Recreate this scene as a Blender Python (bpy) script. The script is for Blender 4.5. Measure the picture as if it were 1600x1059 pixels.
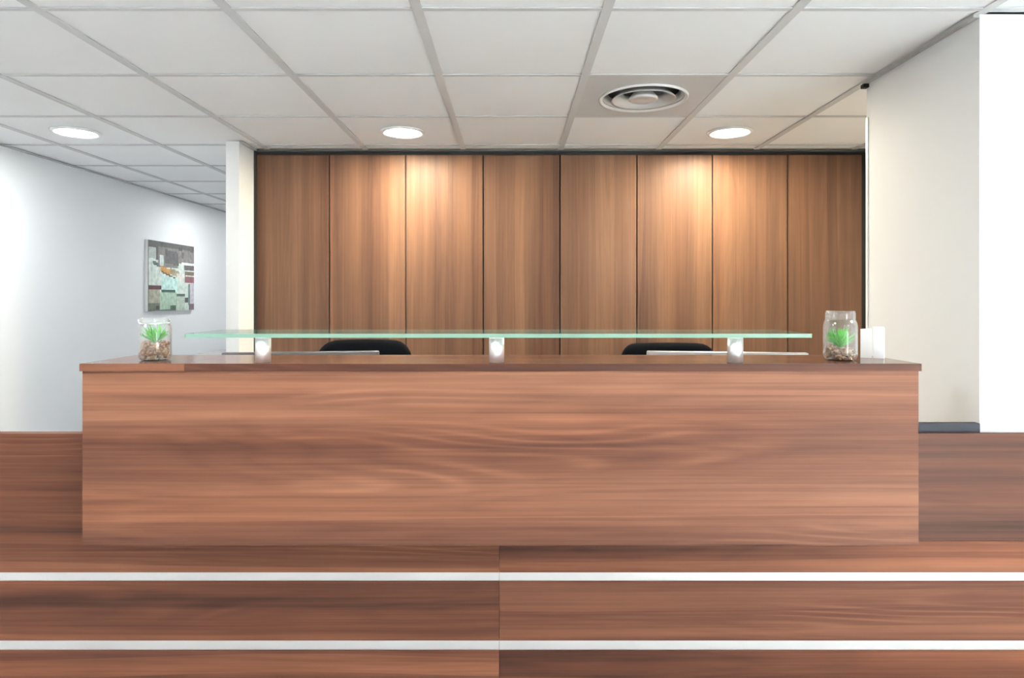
import bpy, bmesh, math, random
from mathutils import Vector, Matrix

S = bpy.context.scene
COL = S.collection
for o in list(bpy.data.objects):
    bpy.data.objects.remove(o, do_unlink=True)

# ------------------------------------------------------------------ camera
EYE = 1.32            # eye height, camera stands at x=0, y=0 and looks along +Y
cam = bpy.data.objects.new('camera', bpy.data.cameras.new('camera'))
COL.objects.link(cam)
cam.location = (0, 0, EYE)
cam.rotation_euler = (math.radians(90), 0, 0)
cam.data.sensor_width = 36.0
cam.data.lens = 36.0 * 1000.0 / 1600.0
cam.data.shift_y = (465 - 529.5) / 1600.0
cam.data.clip_start = 0.02
S.camera = cam

# ------------------------------------------------------------------ world, view
w = bpy.data.worlds.new('world'); S.world = w; w.use_nodes = True
w.node_tree.nodes['Background'].inputs[0].default_value = (0.93, 0.96, 1.0, 1)
w.node_tree.nodes['Background'].inputs[1].default_value = 0.6
S.view_settings.view_transform = 'Standard'
S.view_settings.look = 'None'
S.view_settings.gamma = 1
S.view_settings.use_curve_mapping = False
S.view_settings.exposure = 0.71

# ------------------------------------------------------------------ daylight through an added, unseen lobby window behind the camera
def area_light(name, loc, rot, sx, sy, power, color):
    l = bpy.data.lights.new(name, 'AREA'); l.shape = 'RECTANGLE'
    l.size = sx; l.size_y = sy; l.energy = power; l.color = color
    o = bpy.data.objects.new(name, l); COL.objects.link(o)
    o.location = loc; o.rotation_euler = rot
    return o
FRONT = -3.5
area_light('window_daylight', (3.35, FRONT + 0.06, 0.94), (math.radians(90), 0, 0), 1.0, 1.4, 22, (0.86, 0.93, 1.0))
sun = bpy.data.objects.new('sun', bpy.data.lights.new('sun', 'SUN')); COL.objects.link(sun)      # low sun added through the unseen window, bounced off the floor
sun.data.energy = 250; sun.data.angle = math.radians(0.6); sun.data.color = (1.0, 0.97, 0.93)
sun.location = (5, -9, 4)
sun.rotation_euler = Vector((-0.75, 2.3, -1.30)).to_track_quat('-Z', 'Y').to_euler()
P_WARM, P_WHITE, P_DEEP, P_LOBBY = 24.0, 8.5, 6.5, 12.0
C_WARM, C_WHITE = (1.0, 0.90, 0.67), (0.95, 0.98, 1.0)

# ------------------------------------------------------------------ main dimensions
CEIL = EYE + 0.912
XL = -3.05            # corridor wall on the left
XR = 4.2              # lobby wall on the right
YB = 3.96             # face of the wood panelling
YD = 8.0              # end of the corridor
PIER_X, PIER_Y0, PIER_Y1 = 1.505, 2.06, 2.715
PART_X0, PART_X1, PART_Y = -1.667, -1.590, 3.73

# ------------------------------------------------------------------ helpers
def srgb(r, g, b):
    def f(c):
        c /= 255.0
        return c / 12.92 if c <= 0.04045 else ((c + 0.055) / 1.055) ** 2.4
    return (f(r), f(g), f(b), 1.0)

WPOS = {}
def wpos(o):
    return WPOS.get(o.name, Vector((0, 0, 0))) if o else Vector((0, 0, 0))

def link(name, mesh, loc=(0, 0, 0), parent=None):
    o = bpy.data.objects.new(name, mesh); COL.objects.link(o)
    loc = Vector(loc)
    if parent:
        o.parent = parent
        o.location = loc - wpos(parent)
    else:
        o.location = loc
    WPOS[o.name] = loc
    return o

def thing(name, label, cat, loc, group=None):
    o = link(name, None, loc)
    return tag(o, label, cat, group)

def tag(o, label, cat, group=None):
    o['label'] = label; o['category'] = cat
    if group: o['group'] = group
    return o

def struct(o, label=None):
    o['kind'] = 'structure'
    if label: o['label'] = label
    return o

def finish(bm, name, mat, smooth=False):
    me = bpy.data.meshes.new(name)
    bmesh.ops.recalc_face_normals(bm, faces=bm.faces)
    bm.to_mesh(me); bm.free()
    for m in (mat if isinstance(mat, (list, tuple)) else [mat]):
        me.materials.append(m)
    if smooth:
        for p in me.polygons: p.use_smooth = True
    return me

MESH = {}
def box(name, x0, x1, y0, y1, z0, z1, mat, parent=None, bevel=0.0, smooth=False):
    key = (round(x1 - x0, 4), round(y1 - y0, 4), round(z1 - z0, 4), mat.name, bevel)
    me = MESH.get(key)
    if me is None:
        bm = bmesh.new()
        bmesh.ops.create_cube(bm, size=1.0)
        bmesh.ops.scale(bm, vec=(x1 - x0, y1 - y0, z1 - z0), verts=bm.verts)
        if bevel > 0:
            bmesh.ops.bevel(bm, geom=list(bm.edges), offset=bevel, segments=2, affect='EDGES', profile=0.5)
        me = finish(bm, name, mat)
        MESH[key] = me
    return link(name, me, ((x0 + x1) / 2, (y0 + y1) / 2, (z0 + z1) / 2), parent)

def lathe(name, prof, mat, loc, parent=None, seg=40, closed=False):
    """prof: list of (radius, z) about a vertical axis."""
    bm = bmesh.new(); rings = []
    for r, z in prof:
        if r < 1e-6:
            rings.append([bm.verts.new((0, 0, z))])
        else:
            rings.append([bm.verts.new((r * math.cos(2 * math.pi * k / seg), r * math.sin(2 * math.pi * k / seg), z)) for k in range(seg)])
    pairs = list(zip(rings[:-1], rings[1:]))
    if closed: pairs.append((rings[-1], rings[0]))
    for a, b in pairs:
        for k in range(seg):
            k2 = (k + 1) % seg
            if len(a) == 1 and len(b) == 1: continue
            if len(a) == 1: bm.faces.new((a[0], b[k], b[k2]))
            elif len(b) == 1: bm.faces.new((a[k], a[k2], b[0]))
            else: bm.faces.new((a[k], a[k2], b[k2], b[k]))
    me = finish(bm, name, mat, True)
    return link(name, me, loc, parent)

def tube(name, pts, r, mat, parent=None, seg=10, loc=None):
    """swept round tube through world points."""
    pts = [Vector(p) for p in pts]
    base = Vector(loc) if loc else pts[0].copy()
    rr = r if isinstance(r, (list, tuple)) else [r] * len(pts)
    bm = bmesh.new(); rings = []
    for i, p in enumerate(pts):
        t = (pts[min(i + 1, len(pts) - 1)] - pts[max(i - 1, 0)]).normalized()
        up = Vector((0, 0, 1)) if abs(t.z) < 0.9 else Vector((1, 0, 0))
        a = t.cross(up).normalized(); b = t.cross(a).normalized()
        rings.append([bm.verts.new(p - base + (a * math.cos(2 * math.pi * k / seg) + b * math.sin(2 * math.pi * k / seg)) * rr[i]) for k in range(seg)])
    for a, b in zip(rings[:-1], rings[1:]):
        for k in range(seg):
            bm.faces.new((a[k], a[(k + 1) % seg], b[(k + 1) % seg], b[k]))
    bm.faces.new(rings[0]); bm.faces.new(rings[-1])
    return link(name, finish(bm, name, mat, True), base, parent)

def prism(name, poly, axis, a0, a1, mat, parent=None, bevel=0.0):
    """extrude a 2D polygon. axis 'x': poly in (y,z); 'y': poly in (x,z); 'z': poly in (x,y). World coords."""
    n = len(poly)
    c0 = sum(p[0] for p in poly) / n; c1 = sum(p[1] for p in poly) / n; ca = (a0 + a1) / 2
    def P(p, a):
        u, v = p[0] - c0, p[1] - c1; a -= ca
        return {'x': (a, u, v), 'y': (u, a, v), 'z': (u, v, a)}[axis]
    bm = bmesh.new()
    A = [bm.verts.new(P(p, a0)) for p in poly]; B = [bm.verts.new(P(p, a1)) for p in poly]
    bm.faces.new(A); bm.faces.new(B)
    for k in range(n):
        bm.faces.new((A[k], A[(k + 1) % n], B[(k + 1) % n], B[k]))
    if bevel > 0:
        bmesh.ops.bevel(bm, geom=list(bm.edges), offset=bevel, segments=2, affect='EDGES', profile=0.5)
    loc = {'x': (ca, c0, c1), 'y': (c0, ca, c1), 'z': (c0, c1, ca)}[axis]
    return link(name, finish(bm, name, mat), loc, parent)

def rrect(x0, x1, z0, z1, r, n=6):
    pts = []
    for cx, cz, a0 in ((x1 - r, z1 - r, 0), (x0 + r, z1 - r, 90), (x0 + r, z0 + r, 180), (x1 - r, z0 + r, 270)):
        for k in range(n + 1):
            a = math.radians(a0 + 90 * k / n)
            pts.append((cx + r * math.cos(a), cz + r * math.sin(a)))
    return pts

# ------------------------------------------------------------------ materials
def new_mat(name):
    m = bpy.data.materials.new(name); m.use_nodes = True
    nt = m.node_tree
    return m, nt, nt.nodes['Principled BSDF']

def N(nt, typ, **kw):
    n = nt.nodes.new(typ)
    for k, v in kw.items(): setattr(n, k, v)
    return n

def math_node(nt, op, a, b=None, clamp=False):
    n = N(nt, 'ShaderNodeMath', operation=op, use_clamp=clamp)
    for i, v in enumerate((a, b)):
        if v is None: continue
        if isinstance(v, (int, float)): n.inputs[i].default_value = v
        else: nt.links.new(v, n.inputs[i])
    return n.outputs[0]

def plain(name, col, rough=0.5, metal=0.0, noise=0.04, nscale=8.0, bump=0.0, bscale=200.0, spec=0.5):
    m, nt, p = new_mat(name)
    tc = N(nt, 'ShaderNodeTexCoord')
    nz = N(nt, 'ShaderNodeTexNoise'); nz.inputs['Scale'].default_value = nscale; nz.inputs['Detail'].default_value = 3
    nt.links.new(tc.outputs['Object'], nz.inputs['Vector'])
    hsv = N(nt, 'ShaderNodeHueSaturation'); hsv.inputs['Color'].default_value = col
    v = math_node(nt, 'MULTIPLY_ADD', nz.outputs['Fac'], noise * 2)
    v.node.inputs[2].default_value = 1.0 - noise
    nt.links.new(v, hsv.inputs['Value'])
    nt.links.new(hsv.outputs[0], p.inputs['Base Color'])
    p.inputs['Roughness'].default_value = rough
    p.inputs['Metallic'].default_value = metal
    p.inputs['Specular IOR Level'].default_value = spec
    if bump > 0:
        n2 = N(nt, 'ShaderNodeTexNoise'); n2.inputs['Scale'].default_value = bscale; n2.inputs['Detail'].default_value = 2
        nt.links.new(tc.outputs['Object'], n2.inputs['Vector'])
        b = N(nt, 'ShaderNodeBump'); b.inputs['Strength'].default_value = bump; b.inputs['Distance'].default_value = 0.001
        nt.links.new(n2.outputs['Fac'], b.inputs['Height']); nt.links.new(b.outputs[0], p.inputs['Normal'])
    return m

def wood(name, dark, mid, light, warm, vertical=False, rough=0.55, contrast=1.0, spec=0.22):
    """streaky walnut laminate, grain along X (or Z when vertical)."""
    m, nt, p = new_mat(name)
    L = nt.links
    tc = N(nt, 'ShaderNodeTexCoord'); oi = N(nt, 'ShaderNodeObjectInfo')
    off = N(nt, 'ShaderNodeVectorMath', operation='MULTIPLY_ADD')
    comb = N(nt, 'ShaderNodeCombineXYZ')
    for i, k in enumerate((31.0, 17.0, 23.0)):
        L.new(math_node(nt, 'MULTIPLY', oi.outputs['Random'], k), comb.inputs[i])
    add = N(nt, 'ShaderNodeVectorMath', operation='ADD')
    L.new(tc.outputs['Object'], add.inputs[0]); L.new(comb.outputs[0], add.inputs[1])
    def noise(along, across, detail, rough_=0.5, dist=0.0):
        mp = N(nt, 'ShaderNodeMapping')
        mp.inputs['Scale'].default_value = (across, across, along) if vertical else (along, across, across)
        L.new(add.outputs[0], mp.inputs['Vector'])
        t = N(nt, 'ShaderNodeTexNoise'); t.inputs['Scale'].default_value = 1.0
        t.inputs['Detail'].default_value = detail; t.inputs['Roughness'].default_value = rough_
        t.inputs['Distortion'].default_value = dist
        L.new(mp.outputs[0], t.inputs['Vector'])
        return t.outputs['Fac']
    band = noise(0.3, 13.0, 2.5)
    broad = noise(0.3, 5.0, 1.0)
    fine = noise(1.2, 130.0, 4.0, 0.6)
    fleck = noise(5.0, 55.0, 3.0, 0.6)
    cont = noise(0.55, 7.0, 1.0, 0.4, 0.3)
    rings = math_node(nt, 'SINE', math_node(nt, 'MULTIPLY', cont, 38.0))
    rings = math_node(nt, 'MULTIPLY', math_node(nt, 'ABSOLUTE', rings), 1.0)
    # narrow pressed strips, each a little different in tone, and pale cathedral lines in places
    sep = N(nt, 'ShaderNodeSeparateXYZ'); L.new(add.outputs[0], sep.inputs[0])
    wob = math_node(nt, 'MULTIPLY', noise(0.5, 1.0, 1.0), 1.6)
    cell = math_node(nt, 'FLOOR', math_node(nt, 'ADD', math_node(nt, 'MULTIPLY', sep.outputs['X' if vertical else 'Z'], 17.0), wob))
    wn = N(nt, 'ShaderNodeTexWhiteNoise', noise_dimensions='1D'); L.new(cell, wn.inputs['W'])
    strip = wn.outputs['Value']
    arc = math_node(nt, 'POWER', math_node(nt, 'ABSOLUTE', math_node(nt, 'SINE', math_node(nt, 'MULTIPLY', noise(0.75, 8.0, 0.5), 40.0))), 5.0)
    mk = N(nt, 'ShaderNodeMapRange'); mk.inputs['From Min'].default_value = 0.54; mk.inputs['From Max'].default_value = 0.66
    L.new(noise(0.8, 7.0, 1.0), mk.inputs['Value'])
    arcs = math_node(nt, 'ADD', math_node(nt, 'MULTIPLY', arc, mk.outputs[0]), 0.5)
    def wsum(parts, bias):
        acc = None
        for v, k in parts:
            t = math_node(nt, 'MULTIPLY', math_node(nt, 'SUBTRACT', v, 0.5), k * contrast)
            acc = t if acc is None else math_node(nt, 'ADD', acc, t)
        return math_node(nt, 'ADD', acc, bias, True)
    fac = wsum(((band, 1.35), (broad, 0.5), (fine, 0.55), (fleck, 0.22), (rings, 0.07), (strip, 0.30), (arcs, 0.02 if vertical else 0.22)), 0.47)
    ramp = N(nt, 'ShaderNodeValToRGB')
    e = ramp.color_ramp.elements
    e[0].position = 0.12; e[0].color = dark
    e[1].position = 0.88; e[1].color = light
    x = e.new(0.5); x.color = mid
    L.new(fac, ramp.inputs[0])
    hue = noise(0.35, 7.0, 1.0)
    mr = N(nt, 'ShaderNodeMapRange'); mr.inputs['From Min'].default_value = 0.45; mr.inputs['From Max'].default_value = 0.72
    mr.inputs['To Max'].default_value = 0.6
    L.new(hue, mr.inputs['Value'])
    mix = N(nt, 'ShaderNodeMix', data_type='RGBA', blend_type='MULTIPLY')
    L.new(mr.outputs[0], mix.inputs[0]); L.new(ramp.outputs[0], mix.inputs[6]); mix.inputs[7].default_value = warm
    tone = N(nt, 'ShaderNodeMix', data_type='RGBA', blend_type='MULTIPLY'); tone.inputs[0].default_value = 1.0
    L.new(mix.outputs[2], tone.inputs[6]); L.new(oi.outputs['Color'], tone.inputs[7])      # board tone, on the low front partly shade put into the colour
    L.new(tone.outputs[2], p.inputs['Base Color'])
    p.inputs['Roughness'].default_value = rough
    p.inputs['Specular IOR Level'].default_value = spec
    b = N(nt, 'ShaderNodeBump'); b.inputs['Strength'].default_value = 0.12; b.inputs['Distance'].default_value = 0.0006
    L.new(fine, b.inputs['Height']); L.new(b.outputs[0], p.inputs['Normal'])
    return m

def thin_glass(name, tint, gloss=1.0, haze=0.0, power=5.0):
    m = bpy.data.materials.new(name); m.use_nodes = True; nt = m.node_tree
    nt.nodes.remove(nt.nodes['Principled BSDF'])
    out = nt.nodes['Material Output']
    tr = N(nt, 'ShaderNodeBsdfTransparent'); tr.inputs[0].default_value = tint
    gl = N(nt, 'ShaderNodeBsdfGlossy'); gl.inputs['Roughness'].default_value = 0.02; gl.inputs[0].default_value = (gloss, gloss, gloss, 1)
    lw = N(nt, 'ShaderNodeLayerWeight'); lw.inputs[0].default_value = 0.5
    sch = math_node(nt, 'MULTIPLY_ADD', math_node(nt, 'POWER', lw.outputs['Facing'], power), 0.9)
    sch.node.inputs[2].default_value = 0.04
    mx = N(nt, 'ShaderNodeMixShader')
    nt.links.new(sch, mx.inputs[0]); nt.links.new(tr.outputs[0], mx.inputs[1]); nt.links.new(gl.outputs[0], mx.inputs[2])
    last = mx.outputs[0]
    if haze > 0:
        df = N(nt, 'ShaderNodeBsdfDiffuse'); df.inputs[0].default_value = (0.9, 0.93, 0.92, 1)
        m2 = N(nt, 'ShaderNodeMixShader'); m2.inputs[0].default_value = haze
        nt.links.new(last, m2.inputs[1]); nt.links.new(df.outputs[0], m2.inputs[2]); last = m2.outputs[0]
    nt.links.new(last, out.inputs['Surface'])
    return m

def emitter(name, col, strength):
    m, nt, p = new_mat(name)
    p.inputs['Base Color'].default_value = (0.9, 0.9, 0.9, 1)
    p.inputs['Emission Color'].default_value = col
    p.inputs['Emission Strength'].default_value = strength
    return m

M = {}
M['wall'] = plain('white_wall_paint', (0.755, 0.77, 0.78, 1), 0.7, noise=0.012, nscale=2.0, bump=0.05, bscale=300)
M['tile'] = plain('ceiling_tile_mineral', (0.87, 0.88, 0.89, 1), 0.9, noise=0.02, nscale=3.0, bump=0.25, bscale=350)
M['tbar'] = plain('ceiling_grid_enamel', (0.55, 0.555, 0.56, 1), 0.5, noise=0.02)
M['plenum'] = plain('plenum_board', (0.4, 0.4, 0.4, 1), 0.9)
M['angle'] = plain('perimeter_angle_enamel', (0.40, 0.40, 0.40, 1), 0.5)
M['angle_dark'] = plain('dark_grey_angle', (0.07, 0.07, 0.068, 1), 0.6)  # trim darkened to thicken the shadow gap line above the panelling
M['floor'] = plain('pale_floor_tile', (0.57, 0.58, 0.59, 1), 0.5, noise=0.05, nscale=1.5)
M['gap'] = plain('dark_shadow_gap', (0.025, 0.024, 0.024, 1), 0.8)
M['skirt'] = plain('grey_skirting', (0.30, 0.30, 0.31, 1), 0.5)
WD = (srgb(66, 40, 31), srgb(106, 67, 50), srgb(140, 96, 73), (1.0, 0.86, 0.74, 1))
M['wood'] = wood('walnut_laminate_horizontal', *WD, contrast=0.86)
M['wood_top'] = wood('walnut_laminate_top', *WD, rough=0.17, spec=0.7)
WV = (srgb(78, 55, 45), srgb(105, 77, 60), srgb(130, 98, 76), (1.0, 0.88, 0.78, 1))
M['wood_v'] = wood('walnut_laminate_vertical', *WV, vertical=True, rough=0.45, contrast=0.75)
M['alu'] = plain('brushed_aluminium', (0.80, 0.79, 0.77, 1), 0.38, metal=0.75, noise=0.05, nscale=4)
M['steel'] = plain('satin_steel', (0.86, 0.86, 0.865, 1), 0.4, metal=0.8, noise=0.02)
M['slate'] = plain('slate_grey_edge', srgb(36, 40, 50), 0.7)
M['diff'] = plain('diffuser_grey_metal', (0.50, 0.505, 0.51, 1), 0.45, noise=0.03)
M['diff_cone'] = plain('diffuser_cone_metal', (0.62, 0.62, 0.62, 1), 0.35, metal=0.25, noise=0.03)
M['diff_dark'] = plain('diffuser_inner_dark', (0.10, 0.10, 0.10, 1), 0.7, spec=0.1)
M['white_plastic'] = plain('white_plastic', (0.86, 0.86, 0.86, 1), 0.4, noise=0.01)
M['grey_cab'] = plain('pale_grey_laminate', (0.44, 0.44, 0.438, 1), 0.45, noise=0.02)
M['black_fabric'] = plain('black_chair_fabric', (0.006, 0.007, 0.009, 1), 0.95, noise=0.3, nscale=250, bump=0.4, bscale=700, spec=0.08)
M['black_plastic'] = plain('black_plastic', (0.02, 0.02, 0.022, 1), 0.45)
M['mon_dark'] = plain('dark_grey_monitor_plastic', (0.10, 0.10, 0.105, 1), 0.4)
M['mon_grey'] = plain('silver_monitor_plastic', (0.45, 0.45, 0.46, 1), 0.35, metal=0.3)
M['screen'] = plain('dark_screen', (0.01, 0.01, 0.012, 1), 0.15)
M['glass'] = thin_glass('clear_shelf_glass', (0.93, 0.985, 0.955, 1))
M['jar'] = thin_glass('clear_jar_glass', (0.985, 0.995, 0.99, 1), haze=0.025, power=2.8)
M['pane'] = thin_glass('window_pane_glass', (0.95, 0.98, 0.97, 1))
M['lens_warm'] = emitter('downlight_lens_warm', (1.0, 0.95, 0.86, 1), 14.0)
M['lens_white'] = emitter('downlight_lens_white', (1.0, 0.98, 0.96, 1), 14.0)
def glass_edge():
    m, nt, p = new_mat('green_glass_edge')
    p.inputs['Base Color'].default_value = srgb(116, 148, 133)
    p.inputs['Roughness'].default_value = 0.15
    p.inputs['Specular IOR Level'].default_value = 0.3
    return m
M['glass_edge'] = glass_edge()
M['leaf'] = plain('bright_green_leaf', srgb(74, 182, 24), 0.5, noise=0.25, nscale=60)
M['soil'] = plain('brown_soil', srgb(120, 88, 66), 0.9, noise=0.4, nscale=90)
def pebble_mat():
    m, nt, p = new_mat('mixed_brown_pebbles')
    g = N(nt, 'ShaderNodeNewGeometry'); r = N(nt, 'ShaderNodeValToRGB')
    e = r.color_ramp.elements
    e[0].color = srgb(92, 66, 50); e[1].color = srgb(222, 200, 170)
    for pos, c in ((0.3, srgb(150, 110, 84)), (0.55, srgb(190, 150, 118)), (0.75, srgb(120, 92, 78))):
        x = e.new(pos); x.color = c
    nt.links.new(g.outputs['Random Per Island'], r.inputs[0]); nt.links.new(r.outputs[0], p.inputs['Base Color'])
    p.inputs['Roughness'].default_value = 0.6
    return m
M['pebble'] = pebble_mat()

# ================================================================== THE SETTING
struct(box('floor', XL - 0.1, XR + 0.1, FRONT - 0.1, YD + 0.1, -0.1, 0.0, M['floor']), 'pale tiled lobby floor')
struct(box('wall_left', XL - 0.1, XL, FRONT, YD, 0, CEIL, M['wall']), 'white corridor wall with a framed city print')
struct(box('baseboard_left', XL, XL + 0.012, FRONT, YD, 0, 0.08, M['skirt']))
# right: pier / end of white wall, front face bright, side face receding beside the counter
pier = struct(box('wall_right', PIER_X, XR + 0.1, PIER_Y0, PIER_Y1, 0, CEIL, M['wall']), 'white wall end to the right of the reception desk')
box('corner_bead', PIER_X - 0.003, PIER_X + 0.012, PIER_Y1 - 0.012, PIER_Y1 + 0.003, 0, CEIL - 0.15, M['white_plastic'], pier)
struct(box('wall_right_lobby', XR, XR + 0.1, FRONT, PIER_Y0, 0, CEIL, M['wall']), 'white lobby side wall')
struct(box('wall_right_rear', 2.2, 2.3, PIER_Y1, YB + 0.06, 0, CEIL, M['wall']), 'white wall of the recess behind the wall end')
# partition end on the left of the panelling
struct(box('wall_partition', PART_X0, PART_X1, PART_Y, YD, 0, CEIL, M['wall']), 'narrow white partition end left of the wood panelling')
struct(box('wall_corridor_end', XL, PART_X0, YD, YD + 0.1, 0, CEIL, M['wall']), 'white end wall of the corridor')
# panelled back wall: dark carcass, eight walnut boards with open joints and a shadow gap below the ceiling
bw = struct(box('wall_back', PART_X1, 2.2, YB + 0.018, YB + 0.10, 0, CEIL, M['gap']), 'back wall clad in tall walnut boards')
px = [399.5, 515, 634, 755, 875, 995, 1113, 1231, 1347]
for i in range(8):
    a = (px[i] - 800) * YB / 1000 + 0.004; b = (px[i + 1] - 800) * YB / 1000 - 0.004
    box('panel', a, b, YB - (0.004 if i % 3 == 1 else 0.0), YB + 0.018, 0.06, CEIL - 0.030, M['wood_v'], bw, bevel=0.0015)
# lobby wall behind the camera with an added, unseen window
wf = []
for x0, x1, z0, z1 in ((XL, 2.8, 0, CEIL), (3.9, XR, 0, CEIL), (2.8, 3.9, 1.72, CEIL), (2.8, 3.9, 0, 0.16)):
    wf.append((x0, x1, z0, z1))
bm = bmesh.new()
for x0, x1, z0, z1 in wf:
    g = bmesh.ops.create_cube(bm, size=1.0)
    bmesh.ops.scale(bm, vec=(x1 - x0, 0.1, z1 - z0), verts=g['verts'])
    bmesh.ops.translate(bm, vec=((x0 + x1) / 2, 0, (z0 + z1) / 2), verts=g['verts'])
struct(link('wall_front', finish(bm, 'wall_front', M['wall']), (0, FRONT - 0.05, 0)), 'white lobby wall with a window facing the desk')
for n, (x0, x1, z0, z1) in enumerate(((2.8, 3.9, 0.16, 1.72),)):
    r = struct(link('window_%d' % (n + 1), None, ((x0 + x1) / 2, FRONT - 0.05, z0)))  # unseen window, added to let daylight and sun into the lobby
    box('pane', x0 + 0.05, x1 - 0.05, FRONT - 0.055, FRONT - 0.045, z0 + 0.05, z1 - 0.05, M['pane'], r)
    for a, b, c, d in ((x0, x0 + 0.05, z0, z1), (x1 - 0.05, x1, z0, z1), (x0 + 0.05, x1 - 0.05, z0, z0 + 0.05), (x0 + 0.05, x1 - 0.05, z1 - 0.05, z1)):
        box('frame', a, b, FRONT - 0.08, FRONT - 0.02, c, d, M['alu'], r)

# ------------------------------------------------------------------ suspended ceiling
PITCH = 0.602
gx = [0.301 + PITCH * k for k in range(-7, 8)]
gy = [2.03 + PITCH * k for k in range(-11, 12)]
ceil = struct(box('ceiling', XL - 0.1, XR + 0.1, FRONT - 0.1, YD + 0.1, CEIL + 0.06, CEIL + 0.12, M['plenum']), 'white suspended ceiling of square tiles in a metal grid')
def cut(v, lo, hi): return max(lo, min(hi, v))
SPECIAL = {'diffuser': (0.602, gy[11] + PITCH * 1.5)}
def tile(x0, x1, y0, y1):
    if x1 - x0 < 0.03 or y1 - y0 < 0.03: return
    cx, cy = (x0 + x1) / 2, (y0 + y1) / 2
    sx, sy = SPECIAL['diffuser']
    if abs(cx - sx) < 0.1 and abs(cy - sy) < 0.1: return
    box('ceiling_tile', x0 + 0.002, x1 - 0.002, y0 + 0.002, y1 - 0.002, CEIL + 0.006, CEIL + 0.02, M['tile'], ceil)
for j in range(len(gy) - 1):
    for i in range(len(gx) - 1):
        x0, x1, y0, y1 = cut(gx[i], XL, XR), cut(gx[i + 1], XL, XR), cut(gy[j], FRONT, YD), cut(gy[j + 1], FRONT, YD)
        if x1 <= x0 or y1 <= y0: continue
        yc = (y0 + y1) / 2
        if yc < 2.03: tile(x0, x1, y0, PIER_Y0 if (x0 > 1.5 and abs(y1 - 2.03) < 1e-3) else y1)
        elif yc < 2.6: tile(x0, min(x1, PIER_X), y0, y1)
        elif y1 < YB: tile(x0, min(x1, 2.2), y0, y1)
        else:
            if x0 < PART_X0: tile(x0, min(x1, PART_X0), y0, y1)
            if y0 < YB and x1 > PART_X1: tile(max(x0, PART_X1), min(x1, 2.2), y0, YB + 0.015)
for x in gx:
    if x < XL + 0.05 or x > XR - 0.05: continue
    segs = [(FRONT, YD)] if x < PART_X0 else ([(FRONT, YB)] if x < 1.6 else ([(FRONT, PIER_Y0), (PIER_Y1, YB)] if x < 2.2 else [(FRONT, PIER_Y0)]))
    for a, b in segs:
        box('grid_runner', x - 0.0165, x + 0.0165, a, b, CEIL, CEIL + 0.005, M['tbar'], ceil)
for y in gy:
    if y < FRONT or y > YD: continue
    x1 = XR if y < 2.05 else (2.2 if y < YB else PART_X0)
    box('grid_cross_bar', XL, x1, y - 0.010, y + 0.010, CEIL + 0.001, CEIL + 0.0055, M['tbar'], ceil)
# wall angle around the edge of the ceiling
t1 = struct(box('trim_1', XL, XL + 0.02, FRONT, YD, CEIL - 0.006, CEIL + 0.001, M['angle']), 'grey angle trim where the left wall meets the ceiling')
t2 = struct(box('trim_2', PIER_X - 0.02, PIER_X, PIER_Y0, PIER_Y1, CEIL - 0.010, CEIL, M['angle']), 'grey angle trim along the top of the white wall end')
box('trim_end_cap', PIER_X - 0.024, PIER_X + 0.0, PIER_Y1 - 0.02, PIER_Y1 + 0.006, CEIL - 0.026, CEIL - 0.010, M['gap'], t2, bevel=0.002)  # dark block in place of the shadow gap at the trim corner
t3 = struct(box('trim_3', PART_X1, 2.2, YB - 0.022, YB + 0.018, CEIL - 0.008, CEIL + 0.004, M['angle_dark']), 'dark line where the panelling meets the ceiling')
t4 = struct(box('trim_4', PART_X1, PART_X1 + 0.02, PART_Y, YB - 0.022, CEIL - 0.008, CEIL, M['angle']), 'grey angle trim along the partition')
t5 = struct(box('trim_5', PART_X1, PART_X1 + 0.012, YB - 0.02, YB + 0.018, 0.0, CEIL - 0.008, M['gap']), 'dark edge strip left of the panelling')

# ================================================================== CEILING FITTINGS
def downlight(x, y, label, lens, power, color, group='round ceiling downlights'):
    t = thing('ceiling_downlight', label, 'downlight', (x, y, CEIL - 0.002), group)
    lathe('trim_ring', [(0.098, 0.007), (0.100, -0.003), (0.110, -0.006), (0.119, -0.003), (0.122, 0.006), (0.110, 0.007)], M['white_plastic'], (x, y, CEIL - 0.002), t, 48, True)
    lathe('lens', [(0.098, 0.002), (0.080, -0.006), (0.045, -0.011), (0.0, -0.013)], lens, (x, y, CEIL - 0.002), t, 48)
    l = bpy.data.lights.new('downlight_lamp', 'AREA'); l.shape = 'DISK'; l.size = 0.19; l.energy = power; l.color = color
    o = bpy.data.objects.new('downlight_lamp', l); COL.objects.link(o); o.parent = t; o.location = (0, 0, -0.016)
YL = gy[11] + PITCH * 2.5
downlight(-2.408, YL, 'round ceiling downlight at far left, over the corridor by the white wall', M['lens_white'], P_WHITE, C_WHITE)
downlight(-0.602, YL, 'round ceiling downlight lighting the wood panelling above the left chair', M['lens_warm'], P_WARM, C_WARM)
downlight(1.204, YL, 'round ceiling downlight nearest the white wall end, right of the air diffuser', M['lens_warm'], P_WARM, C_WARM)
for yy in (YL + PITCH * 4, YL + PITCH * 7):  # unseen lamps added to brighten the corridor
    downlight(-2.408, yy, 'round ceiling downlight deep in the corridor behind the partition', M['lens_white'], P_DEEP, C_WHITE, 'corridor downlights behind the partition')
for yy in (gy[11] - PITCH * 1.5, gy[11] - PITCH * 5.5):  # lobby lamps out of view, added to light the desk and floor
    for xx in ((-2.408, -0.602, 3.01) if yy > 0 else (-2.408, -0.602, 1.204, 3.01)):
        downlight(xx, yy, 'round ceiling downlight in the lobby in front of the desk', M['lens_white'], P_LOBBY, C_WHITE, 'lobby downlights in front of the desk')

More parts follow.
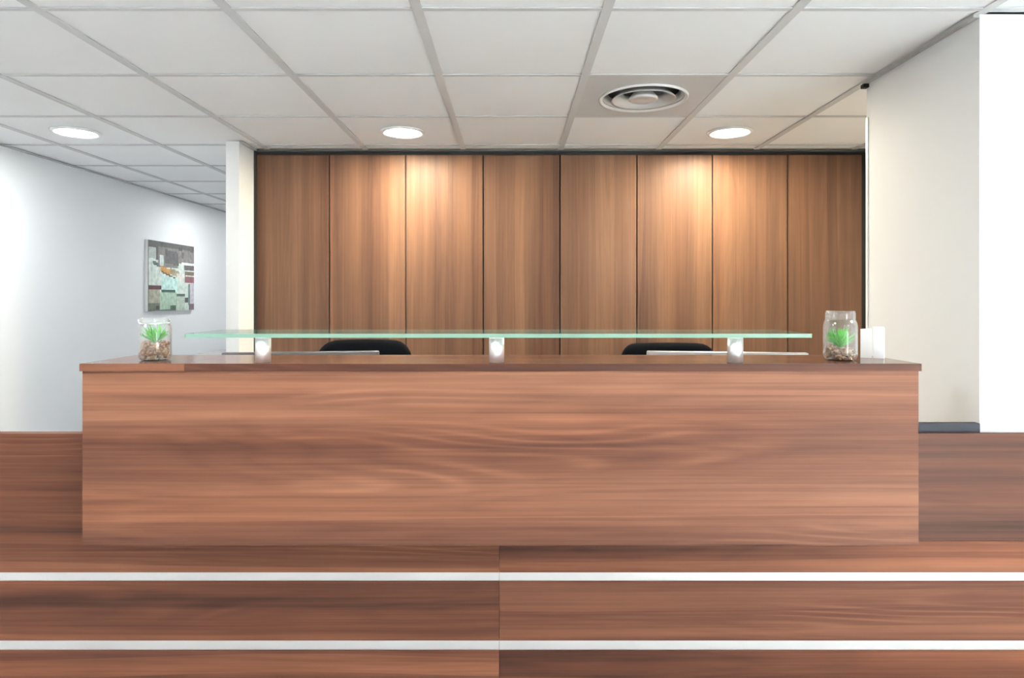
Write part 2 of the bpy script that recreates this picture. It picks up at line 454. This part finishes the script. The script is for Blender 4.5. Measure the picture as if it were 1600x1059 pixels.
dx, dy = SPECIAL['diffuser']
ad = thing('air_diffuser', 'round air diffuser with nested rings in a grey square ceiling panel', 'air vent', (dx, dy, CEIL))
hw = PITCH / 2 - 0.002
bm = bmesh.new(); seg = 48; R0 = 0.182
sq, ci = [], []
for k in range(seg):
    a = 2 * math.pi * k / seg; c, s = math.cos(a), math.sin(a); q = hw / max(abs(c), abs(s))
    sq.append((c * q, s * q)); ci.append((c * R0, s * R0))
V = {}
for nm, ring in (('s', sq), ('c', ci)):
    for z in (0.0, 0.006): V[nm, z] = [bm.verts.new((p[0], p[1], z)) for p in ring]
for k in range(seg):
    k2 = (k + 1) % seg
    for A, B in ((V['s', 0.0], V['c', 0.0]), (V['s', 0.006], V['c', 0.006]), (V['s', 0.0], V['s', 0.006]), (V['c', 0.0], V['c', 0.006])):
        bm.faces.new((A[k], A[k2], B[k2], B[k]))
link('face_plate', finish(bm, 'face_plate', M['diff']), (dx, dy, CEIL + 0.002), ad)
lathe('outer_ring', [(0.201, 0.002), (0.200, -0.005), (0.194, -0.007), (0.160, 0.030), (0.166, 0.034)], M['white_plastic'], (dx, dy, CEIL), ad, 56, True)
lathe('middle_ring', [(0.092, 0.030), (0.136, -0.006), (0.146, -0.010), (0.144, -0.004), (0.098, 0.036)], M['diff_cone'], (dx, dy, CEIL), ad, 56, True)
lathe('centre_cone', [(0.030, 0.045), (0.064, 0.004), (0.066, -0.006), (0.056, -0.010), (0.03, -0.004), (0.0, -0.002)], M['diff_cone'], (dx, dy, CEIL), ad, 48)
lathe('plenum_cup', [(0.163, 0.030), (0.163, 0.055), (0.0, 0.055)], M['diff_dark'], (dx, dy, CEIL), ad, 48)

# ================================================================== RECEPTION DESK (long low front)
DP = 2.035                       # face of the low front
DX0, DX1, JX = -2.15, 2.75, (780 - 800) * DP / 1000
def zpx(y, d): return EYE - (y - 465) * d / 1000
Z_TOP = zpx(677, DP)
desk = thing('reception_desk', 'long low walnut desk front with two aluminium strips, behind the raised counter', 'desk', ((DX0 + DX1) / 2, DP, 0))
rows = [(zpx(894.5, DP), Z_TOP), (zpx(1001, DP), zpx(907.5, DP)), (0.05, zpx(1015.5, DP))]
strips = [(zpx(907.5, DP), zpx(894.5, DP)), (zpx(1015.5, DP), zpx(1001, DP))]
SEAM = zpx(845, DP)
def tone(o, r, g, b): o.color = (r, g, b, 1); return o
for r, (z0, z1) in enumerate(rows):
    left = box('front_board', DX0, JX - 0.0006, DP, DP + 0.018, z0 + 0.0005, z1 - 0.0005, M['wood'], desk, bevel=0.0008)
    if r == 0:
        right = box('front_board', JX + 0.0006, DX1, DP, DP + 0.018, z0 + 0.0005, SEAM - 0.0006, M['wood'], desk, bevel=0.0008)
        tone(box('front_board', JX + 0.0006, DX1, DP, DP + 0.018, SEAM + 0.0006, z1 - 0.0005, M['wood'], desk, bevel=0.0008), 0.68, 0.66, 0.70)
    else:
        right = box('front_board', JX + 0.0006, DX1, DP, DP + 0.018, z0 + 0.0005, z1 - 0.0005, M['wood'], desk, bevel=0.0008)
    tone(left, *((0.94, 0.87, 0.80), (0.98, 0.93, 0.89), (1.12, 1.07, 1.03))[r]); tone(right, *((1.0, 0.93, 0.86), (0.85, 0.79, 0.77), (1.06, 0.98, 0.90))[r])  # board variation mixed with shade of the low front, kept as colour
for z0, z1 in strips:
    for a, b in ((DX0, JX - 0.0005), (JX + 0.0005, DX1)):
        box('aluminium_strip', a, b, DP + 0.003, DP + 0.018, z0, z1, M['alu'], desk)['label'] = 'bright aluminium inlay strip'
box('plinth', DX0 + 0.02, DX1, DP + 0.005, DP + 0.018, 0.0, 0.05, M['skirt'], desk)
box('backing_board', DX0, PIER_X - 0.002, DP + 0.018, DP + 0.05, 0.0, Z_TOP - 0.004, M['wood'], desk)
box('dark_cap_strip', 1.0, PIER_X - 0.001, DP + 0.020, DP + 0.046, Z_TOP - 0.004, Z_TOP + 0.028, M['slate'], desk, bevel=0.002)['label'] = 'dark slate grey strip along the desk edge'
box('worktop', DX0 + 0.02, PIER_X - 0.004, DP + 0.05, 2.80, 0.705, 0.73, M['white_plastic'], desk, bevel=0.001)
for x in (DX0 + 0.02, -0.01, PIER_X - 0.03):
    box('support_panel', x, x + 0.022, DP + 0.05, 2.74, 0.0, 0.705, M['wood'], desk)

# ================================================================== RAISED COUNTER (box hung on the low front)
DC = 1.78
KC = DC / 1.92
BX0, BX1 = (127 - 800) * DC / 1000, (1437 - 800) * DC / 1000
TX0, TX1 = (124 - 800) * DC / 1000, (1440 - 800) * DC / 1000
ZT = zpx(568, DC); ZB = zpx(853, DC); TH = 0.021
TB = 2.055                         # back of the counter top
ctr = thing('reception_counter', 'raised walnut counter box with glass shelf standing on its top', 'counter', ((BX0 + BX1) / 2, DP, ZB))
box('front_board', BX0, BX1, DC + 0.004, DC + 0.024, ZB, ZT - TH, M['wood'], ctr, bevel=0.001)
TJ = (288 - 800) * DC / 1000
for a, b, tn in ((TX0, TJ - 0.0004, (1.0, 0.97, 0.95)), (TJ + 0.0004, TX1, (0.74, 0.70, 0.72))):
    tb = box('top_board', a, b, DC + 0.002, TB, ZT - TH, ZT, M['wood_top'], ctr)
    tone(box('edge_band', a, b, DC, DC + 0.002, ZT - TH, ZT - 0.0004, M['wood'], tb), *tn)
for a, b in ((BX0, BX0 + 0.019), (BX1 - 0.019, BX1)):
    prism('side_board', [(DC + 0.024, ZB), (DP - 0.001, ZB), (DP - 0.001, Z_TOP + 0.030), (TB - 0.004, Z_TOP + 0.030), (TB - 0.004, ZT - TH), (DC + 0.024, ZT - TH)], 'x', a, b, M['wood'], ctr)
box('bottom_board', BX0 + 0.019, BX1 - 0.019, DC + 0.024, DP - 0.001, ZB, ZB + 0.019, M['wood'], ctr)
box('back_board', BX0 + 0.019, BX1 - 0.019, TB - 0.022, TB - 0.004, Z_TOP + 0.030, ZT - TH, M['wood'], ctr)

# ================================================================== GLASS SHELF ON STEEL STANDOFFS
GX0, GX1 = (287 - 800) * 1.94 * KC / 1000, (1270 - 800) * 1.94 * KC / 1000
G0, G1 = 1.935 * KC, 2.20 * KC
GZ0, GZ1 = EYE - 0.121 * KC, EYE - 0.109 * KC
gs = thing('glass_shelf', 'long clear glass shelf with pale green edge on three steel posts', 'shelf', ((GX0 + GX1) / 2, 1.97 * KC, ZT))
bm = bmesh.new()
poly = rrect(GX0, GX1, G0, G1, 0.012, 3)
lo = [bm.verts.new((p[0], p[1], GZ0)) for p in poly]; hi = [bm.verts.new((p[0], p[1], GZ1)) for p in poly]
bm.faces.new(lo); bm.faces.new(hi)
n = len(poly)
for k in range(n):
    f = bm.faces.new((lo[k], lo[(k + 1) % n], hi[(k + 1) % n], hi[k])); f.material_index = 1
link('glass_sheet', finish(bm, 'glass_sheet', [M['glass'], M['glass_edge']]), (0, 0, 0), gs)['label'] = 'clear glass sheet with mint green edge'
for p in (411, 776, 1149):
    x = (p - 800) * 1.965 * KC / 1000
    s = lathe('post', [(0.0, 0.0), (0.0215, 0.0), (0.0215, GZ0 - ZT - 0.003), (0.0, GZ0 - ZT - 0.003)], M['steel'], (x, 1.966 * KC, ZT), gs, 36)
    for pl in s.data.polygons: pl.use_smooth = abs(pl.normal.z) < 0.5
    lathe('glass_pad', [(0.0, 0.0), (0.021, 0.0), (0.021, 0.003), (0.0, 0.003)], M['white_plastic'], (x, 1.966 * KC, GZ0 - 0.003), s, 24)

# ================================================================== JARS WITH PLANTS
random.seed(5)
def pebbles(name, x, y, z, r, h, size, count, label, cat, group):
    bm = bmesh.new()
    for k in range(count):
        a = random.uniform(0, 2 * math.pi)
        q = (r - size) * math.sqrt(random.uniform(0.25 if k % 5 else 0, 1))
        zz = random.uniform(size * 0.7, h)
        if q > r * 0.86: zz = max(zz, 0.011)
        m = Matrix.Translation((q * math.cos(a), q * math.sin(a), zz)) @ Matrix.Rotation(random.uniform(0, 6), 4, Vector((random.random(), random.random(), random.random() + .01)).normalized()) @ Matrix.Diagonal((random.uniform(.8, 1.3), random.uniform(.7, 1.1), random.uniform(.55, .9), 1))
        bmesh.ops.create_icosphere(bm, subdivisions=1, radius=size * random.uniform(0.75, 1.15), matrix=m)
    me = finish(bm, name, M['pebble'], True)
    o = tag(link(name, me, (x, y, z)), label, cat, group); o['kind'] = 'stuff'
    return o
def plant(x, y, z, height, spread, count, label, group):
    t = thing('succulent_plant', label, 'plant', (x, y, z), group)
    bm = bmesh.new()
    for k in range(count):
        a = random.uniform(0, 2 * math.pi); tilt = (k / count) ** 0.7 * 1.25
        L = height * random.uniform(0.65, 1.1); wd = 0.0042
        d = Vector((math.cos(a), math.sin(a), 0)); side = Vector((-math.sin(a), math.cos(a), 0))
        prev = None; pos = d * 0.004; ns = 5
        for s in range(ns + 1):
            u = s / ns
            ang = tilt * (0.75 + 0.45 * u)
            ww = wd * (0.65 + 0.6 * u) * (1 - u ** 3) + 0.0002
            thick = Vector((0, 0, 1)) * 0.0012 * (1 - u)
            ring = [bm.verts.new(pos - side * ww), bm.verts.new(pos - thick + d * -0.0008), bm.verts.new(pos + side * ww), bm.verts.new(pos + thick + d * 0.0008)]
            if prev:
                for q in range(4): bm.faces.new((prev[q], prev[(q + 1) % 4], ring[(q + 1) % 4], ring[q]))
            prev = ring
            rad = math.hypot((pos + d).x, 0)
            step = d * math.sin(ang) * L / ns + Vector((0, 0, math.cos(ang))) * L / ns
            pos = pos + step
            h = math.hypot(pos.x, pos.y)
            if h > spread: pos = Vector((pos.x * spread / h, pos.y * spread / h, pos.z))
    link('leaves', finish(bm, 'leaves', M['leaf'], True), (x, y, z), t)
    lathe('stem', [(0.0, -0.012), (0.004, -0.012), (0.0035, 0.006), (0.0, 0.008)], M['leaf'], (x, y, z), t, 10)

def wall_profile(outer, th):
    inner = [(max(r - th, 0.0), z) for r, z in outer]
    inner[0] = (0.0, outer[0][1] + 0.004); inner[1] = (outer[1][0] - th, outer[1][1] + 0.004)
    inner[-1] = (outer[-1][0] - th, outer[-1][1])
    return outer + inner[::-1]

# left: clip-top jar, straight sides, wire bail at the neck
JXL, JYL = -1.132 * KC, 2.030 * KC
jl = thing('glass_jar', 'clip-top glass jar half filled with pebbles, at left end of counter', 'jar', (JXL, JYL, ZT), 'glass plant jars on the counter')
lathe('jar_body', wall_profile([(0.0, 0.0), (0.036, 0.0), (0.043, 0.004), (0.047, 0.012), (0.0475, 0.1), (0.046, 0.108), (0.041, 0.115), (0.040, 0.119), (0.0435, 0.122), (0.0435, 0.132), (0.041, 0.1345)], 0.003), M['jar'], (JXL, JYL, ZT), jl, 40)
lathe('neck_wire', [(0.0405 + 0.0015, 0.1155), (0.0435, 0.117), (0.042, 0.1185), (0.0405, 0.117)], M['steel'], (JXL, JYL, ZT), jl, 40, True)
for s in (-1, 1):
    tube('clip', [(JXL + s * 0.0435, JYL, ZT + 0.117), (JXL + s * 0.050, JYL - 0.004, ZT + 0.119), (JXL + s * 0.051, JYL - 0.004, ZT + 0.128), (JXL + s * 0.046, JYL, ZT + 0.131)], 0.0018, M['steel'], jl)
pebbles('pebble_fill', JXL, JYL, ZT + 0.0045, 0.0435, 0.052, 0.0062, 330, 'mixed brown and cream pebbles in the left jar', 'pebbles', 'pebble fill of the jars')
plant(JXL, JYL, ZT + 0.056, 0.056, 0.040, 110, 'bright green spiky succulent on pebbles in the clip-top jar', 'succulents in the jars')
# right: screw-neck preserving jar
JXR, JYR = 1.041 * KC, 2.030 * KC
jr = thing('glass_jar', 'taller screw-neck glass jar with soil and plant, at right end of counter', 'jar', (JXR, JYR, ZT), 'glass plant jars on the counter')
lathe('jar_body', wall_profile([(0.0, 0.0), (0.036, 0.0), (0.044, 0.004), (0.0485, 0.013), (0.0495, 0.022), (0.0495, 0.108), (0.0475, 0.119), (0.0435, 0.127), (0.0425, 0.131), (0.0445, 0.133), (0.0425, 0.136), (0.0445, 0.139), (0.0425, 0.142), (0.0445, 0.145), (0.0425, 0.150), (0.0415, 0.156)], 0.003), M['jar'], (JXR, JYR, ZT), jr, 40)
pebbles('pebble_fill', JXR, JYR, ZT + 0.0045, 0.0455, 0.036, 0.0062, 280, 'dark and light pebbles with soil in the right jar', 'pebbles', 'pebble fill of the jars')
plant(JXR, JYR, ZT + 0.040, 0.064, 0.041, 110, 'bright green spiky succulent inside the screw-neck jar', 'succulents in the jars')

for o in list(bpy.data.objects):
    if o.parent is None and o.name.split('.')[0] in ('glass_jar', 'pebble_fill', 'succulent_plant'):
        o.scale = (KC, KC, KC)
        if o.name.startswith('succulent') : o.location.z = ZT + (o.location.z - ZT) * KC
# ================================================================== FOLDED LEAFLET at the right end of the counter
def fold_panel(name, p0, p1, z0, za, zb, th, parent):
    d = (Vector((p1[0], p1[1], 0)) - Vector((p0[0], p0[1], 0))); n = Vector((-d.y, d.x, 0)).normalized() * th / 2
    bm = bmesh.new(); base = Vector((p0[0], p0[1], z0)); vs = []
    for (p, zt) in ((p0, za), (p1, zb)):
        for s in (-1, 1):
            for z in (z0, zt): vs.append(bm.verts.new(Vector((p[0], p[1], z)) + n * s - base))
    for f in ((0, 1, 3, 2), (4, 6, 7, 5), (0, 4, 5, 1), (2, 3, 7, 6), (1, 5, 7, 3), (0, 2, 6, 4)):
        bm.faces.new([vs[q] for q in f])
    return link(name, finish(bm, name, M['white_plastic']), base, parent)
lf = thing('folded_leaflet', 'white folded leaflet standing upright on the counter beside the right jar', 'leaflet', (1.19 * KC, 2.11 * KC, ZT))
zl = EYE - 0.098 * KC
fold_panel('leaf_panel', (1.153 * KC, 2.118 * KC), (1.181 * KC, 2.100 * KC), ZT, zl - 0.005, zl - 0.002, 0.004, lf)
fold_panel('leaf_panel', (1.1835 * KC, 2.098 * KC), (1.211 * KC, 2.085 * KC), ZT, zl + 0.003, zl + 0.003, 0.004, lf)
fold_panel('leaf_panel', (1.213 * KC, 2.087 * KC), (1.222 * KC, 2.160 * KC), ZT, zl + 0.001, zl - 0.004, 0.004, lf)

# ================================================================== MONITORS behind the counter
def monitor(xc, yc, yaw, wdt, ztop, case, label):
    t = thing('computer_monitor', label, 'monitor', (xc, yc, 0.73), 'monitors on the desk')
    def pb(name, x0, x1, y0, y1, z0, z1, mat, par=None, bevel=0.002):
        return box(name, xc + x0, xc + x1, yc + y0, yc + y1, z0, z1, mat, par or t, bevel)
    hgt = 0.345
    pb('back_shell', -wdt / 2, wdt / 2, -0.018, 0.016, ztop - hgt, ztop, case, bevel=0.004)
    pb('back_bulge', -wdt * 0.3, wdt * 0.3, -0.042, -0.018, ztop - hgt + 0.06, ztop - 0.09, M['mon_dark'], bevel=0.006)
    pb('screen', -wdt / 2 + 0.008, wdt / 2 - 0.008, 0.016, 0.018, ztop - hgt + 0.015, ztop - 0.008, M['screen'], bevel=0)
    pb('neck', -0.03, 0.03, -0.062, -0.042, 0.742, ztop - hgt + 0.16, M['mon_dark'])
    pb('foot', -0.12, 0.12, -0.11, 0.08, 0.73, 0.742, M['mon_dark'], bevel=0.003)
    t.rotation_euler = (0, 0, yaw)
ZM = EYE - 0.206
monitor(-0.800, 2.44, math.radians(8), 0.575, ZM, M['mon_dark'], 'dark grey monitor seen over the counter, left of the left chair')
monitor(0.815, 2.44, math.radians(-8), 0.590, ZM, M['mon_grey'], 'silver topped monitor seen over the counter in front of the right chair')

# ================================================================== OFFICE CHAIRS
def office_chair(x, y, ztop, wd, corner, dome, label):
    t = thing('office_chair', label, 'chair', (x, y, 0), 'black office chairs behind the desk')
    # backrest: rounded, slightly curved pad standing on the far side
    bm = bmesh.new(); h = 0.56; nx, nz = 22, 18
    def outline(u):                                     # half height limit from rounded corners, u in -1..1
        e = max(0.0, abs(u) * wd / 2 - (wd / 2 - corner))
        return corner - math.sqrt(max(corner ** 2 - e ** 2, 0))
    F, B = [], []
    for i in range(nx + 1):
        u = math.sin((-1 + 2 * i / nx) * math.pi / 2)
        drop = outline(u); topz = ztop - drop - dome * u * u; botz = ztop - h + drop * 0.8
        cf, cb = [], []
        for j in range(nz + 1):
            v = math.sin((-1 + 2 * j / nz) * math.pi / 2) * 0.5 + 0.5
            z = botz + (topz - botz) * v
            edge = min(1.0, (1 - abs(u)) / 0.12, v / 0.06, (1 - v) / 0.06)
            th = 0.010 + 0.022 * math.sqrt(max(edge, 0))
            yy = -0.05 * u * u + 0.02 * (v - .4) ** 2
            taper = 0.88 + 0.12 * min(1, v * 1.6)
            cf.append(bm.verts.new((u * wd / 2 * taper, yy - th, z))); cb.append(bm.verts.new((u * wd / 2 * taper, yy + th, z)))
        F.append(cf); B.append(cb)
    for i in range(nx):
        for j in range(nz):
            bm.faces.new((F[i][j], F[i + 1][j], F[i + 1][j + 1], F[i][j + 1]))
            bm.faces.new((B[i][j], B[i][j + 1], B[i + 1][j + 1], B[i + 1][j]))
        for j in (0, nz): bm.faces.new((F[i][j], B[i][j], B[i + 1][j], F[i + 1][j]))
    for i in (0, nx):
        for j in range(nz): bm.faces.new((F[i][j], F[i][j + 1], B[i][j + 1], B[i][j]))
    link('backrest', finish(bm, 'backrest', M['black_fabric'], True), (x, y + 0.20, 0), t)
    prism('seat', rrect(x - 0.24, x + 0.24, y - 0.27, y + 0.20, 0.07), 'z', 0.43, 0.50, M['black_fabric'], t, bevel=0.012)
    tube('back_bar', [(x, y + 0.02, 0.415), (x, y + 0.22, 0.42), (x, y + 0.262, 0.50), (x, y + 0.24, 0.74)], [0.018, 0.018, 0.017, 0.014], M['black_plastic'], t)
    box('tilt_box', x - 0.09, x + 0.09, y - 0.12, y + 0.12, 0.38, 0.43, M['black_plastic'], t, 0.008)
    lathe('gas_column', [(0.0, 0.1), (0.028, 0.1), (0.028, 0.26), (0.018, 0.26), (0.018, 0.38), (0.0, 0.38)], M['black_plastic'], (x, y, 0), t, 20)
    for s in (-1, 1):
        ar = tube('armrest_post', [(x + s * 0.18, y - 0.02, 0.42), (x + s * 0.265, y - 0.02, 0.43), (x + s * 0.275, y - 0.02, 0.50), (x + s * 0.275, y - 0.02, 0.66)], 0.014, M['black_plastic'], t)
        box('armrest_pad', x + s * 0.275 - 0.035, x + s * 0.275 + 0.035, y - 0.14, y + 0.10, 0.655, 0.68, M['black_plastic'], ar, 0.008)
    for k in range(5):
        a = math.radians(90 + 72 * k); c, s = math.cos(a), math.sin(a)
        tube('base_spoke', [(x + 0.02 * c, y + 0.02 * s, 0.115), (x + 0.28 * c, y + 0.28 * s, 0.075)], [0.024, 0.016], M['black_plastic'], t)
        bm = bmesh.new()
        bmesh.ops.create_cone(bm, cap_ends=True, segments=16, radius1=0.028, radius2=0.028, depth=0.044, matrix=Matrix.Rotation(a, 4, 'Z') @ Matrix.Rotation(math.radians(90), 4, 'X'))
        link('caster', finish(bm, 'caster', M['black_plastic']), (x + 0.28 * c, y + 0.28 * s, 0.028), t)
YC = 2.93
office_chair((572.5 - 800) * (YC + .2) / 1000, YC, EYE - 0.066 * (YC + .15), 0.455, 0.085, 0.010, 'black office chair partly hidden by the dark monitor, on the left')
office_chair((1041 - 800) * (YC + .2) / 1000, YC, EYE - 0.0715 * (YC + .15), 0.455, 0.075, 0.002, 'black office chair behind the silver monitor, on the right')

# ================================================================== CANVAS PRINT ON THE CORRIDOR WALL
PY0, PY1, PZ0, PZ1, PXF = 5.317, 6.087, EYE - 0.1145, EYE + 0.484, XL + 0.025
cv = thing('canvas_print', 'canvas print of grey and mint city roofs on the left wall', 'picture', (XL, (PY0 + PY1) / 2, PZ0))
box('stretcher', XL + 0.001, PXF - 0.001, PY0, PY1, PZ0, PZ1, M['white_plastic'], cv)
def print_mat():
    m, nt, p = new_mat('city_print')
    at = N(nt, 'ShaderNodeVertexColor', layer_name='print')
    tc = N(nt, 'ShaderNodeTexCoord'); vz = N(nt, 'ShaderNodeTexNoise'); vz.inputs['Scale'].default_value = 26; vz.inputs['Detail'].default_value = 4
    nt.links.new(tc.outputs['Object'], vz.inputs['Vector'])
    mr = N(nt, 'ShaderNodeMapRange'); mr.inputs['From Min'].default_value = 0.3; mr.inputs['From Max'].default_value = 0.7; mr.inputs['To Min'].default_value = 0.72; mr.inputs['To Max'].default_value = 1.18
    nt.links.new(vz.outputs['Fac'], mr.inputs['Value'])
    mx = N(nt, 'ShaderNodeVectorMath', operation='SCALE')
    nt.links.new(at.outputs[0], mx.inputs[0]); nt.links.new(mr.outputs[0], mx.inputs['Scale'])
    nt.links.new(mx.outputs[0], p.inputs['Base Color']); p.inputs['Roughness'].default_value = 0.7
    return m
PATCH = [  # u0 v0 u1 v1 slope(dv/du) colour
    (0, 0, 1, .09, 0, (95, 95, 92)), (0, .09, .17, .25, 0, (176, 182, 178)), (.15, .08, .2, .27, 0, (92, 92, 90)),
    (.2, .08, .62, .36, 0, (128, 126, 122)), (.34, .10, .64, .30, .1, (98, 98, 98)), (.24, .2, .32, .34, 0, (200, 210, 208)),
    (.62, .08, 1, .28, 0, (128, 124, 122)), (.64, .03, .72, .1, 0, (80, 80, 80)), (.9, .03, .98, .1, 0, (92, 90, 90)), (.7, .12, .75, .22, 0, (96, 96, 96)),
    (.7, .265, 1, .30, 0, (226, 230, 228)), (.76, .30, 1, .375, 0, (98, 92, 94)), (.09, .28, .2, .33, .3, (98, 110, 106)),
    (.25, .345, .46, .43, .25, (196, 146, 84)), (.27, .42, .58, .445, .3, (92, 80, 66)), (.46, .37, .66, .46, .25, (160, 148, 122)),
    (.6, .44, .78, .56, 0, (214, 216, 206)), (.78, .41, 1, .47, 0, (118, 104, 88)), (.78, .47, 1, .58, .05, (138, 94, 98)),
    (.27, .48, .62, .70, .12, (190, 222, 214)), (0, .635, .26, .69, 0, (92, 62, 66)), (.27, .70, .56, .725, 0, (64, 96, 88)),
    (0, .69, .24, .88, 0, (164, 164, 146)), (0, .88, .24, 1, 0, (112, 120, 108)), (.24, .725, .6, 1, 0, (168, 192, 172)),
    (.6, .75, .78, .79, 0, (84, 100, 92)), (.6, .79, .78, 1, 0, (176, 190, 176)), (.78, .80, .88, .89, 0, (82, 88, 84)),
    (.86, .6, .9, .92, 0, (120, 134, 130)), (.9, .58, 1, .9, 0, (196, 190, 200)), (.88, .91, 1, 1, 0, (112, 102, 108)),
    (.46, .92, .58, 1, 0, (84, 104, 94)), (.22, .975, .46, 1, 0, (96, 116, 106)), (.15, .93, .22, .99, 0, (70, 78, 70)), (0, 0, .012, 1, 0, (110, 116, 112)),
]
NU, NV = 64, 52
bm = bmesh.new(); lay = bm.loops.layers.float_color.new('print')
grid = [[bm.verts.new((0, (PY1 - PY0) * (i / NU - .5), (PZ1 - PZ0) * (.5 - j / NV))) for j in range(NV + 1)] for i in range(NU + 1)]
for i in range(NU):
    for j in range(NV):
        u, v = (i + .5) / NU, (j + .5) / NV
        c = (200, 212, 204)
        for u0, v0, u1, v1, sl, cc in PATCH:
            vv = v - sl * (u - u0)
            if u0 <= u <= u1 and v0 <= vv <= v1: c = cc
        f = bm.faces.new((grid[i][j], grid[i][j + 1], grid[i + 1][j + 1], grid[i + 1][j]))
        for lp in f.loops: lp[lay] = srgb(*c)
link('print', finish(bm, 'print', print_mat()), (PXF, (PY0 + PY1) / 2, (PZ0 + PZ1) / 2), cv)['label'] = 'city photograph with grey facades and mint roofs'

# ================================================================== LOW GREY CABINET in the corridor
CT = EYE - 0.54
cb = thing('low_cabinet', 'low pale grey cabinet along the left corridor wall below the picture', 'cabinet', (XL + 0.2, 5.8, 0))
box('body', XL + 0.013, XL + 0.40, 4.95, 6.66, 0.05, CT - 0.025, M['grey_cab'], cb, 0.002)
box('top', XL + 0.013, XL + 0.42, 4.93, 6.68, CT - 0.025, CT, M['grey_cab'], cb, 0.003)
box('plinth', XL + 0.03, XL + 0.37, 4.99, 6.62, 0, 0.05, M['skirt'], cb)
for k in range(3):
    a = 4.955 + k * 0.567
    d = box('door', XL + 0.40, XL + 0.418, a + 0.002, a + 0.565, 0.06, CT - 0.03, M['grey_cab'], cb, 0.002)
    box('handle', XL + 0.418, XL + 0.436, a + 0.50, a + 0.512, CT - 0.22, CT - 0.08, M['steel'], d, 0.002)
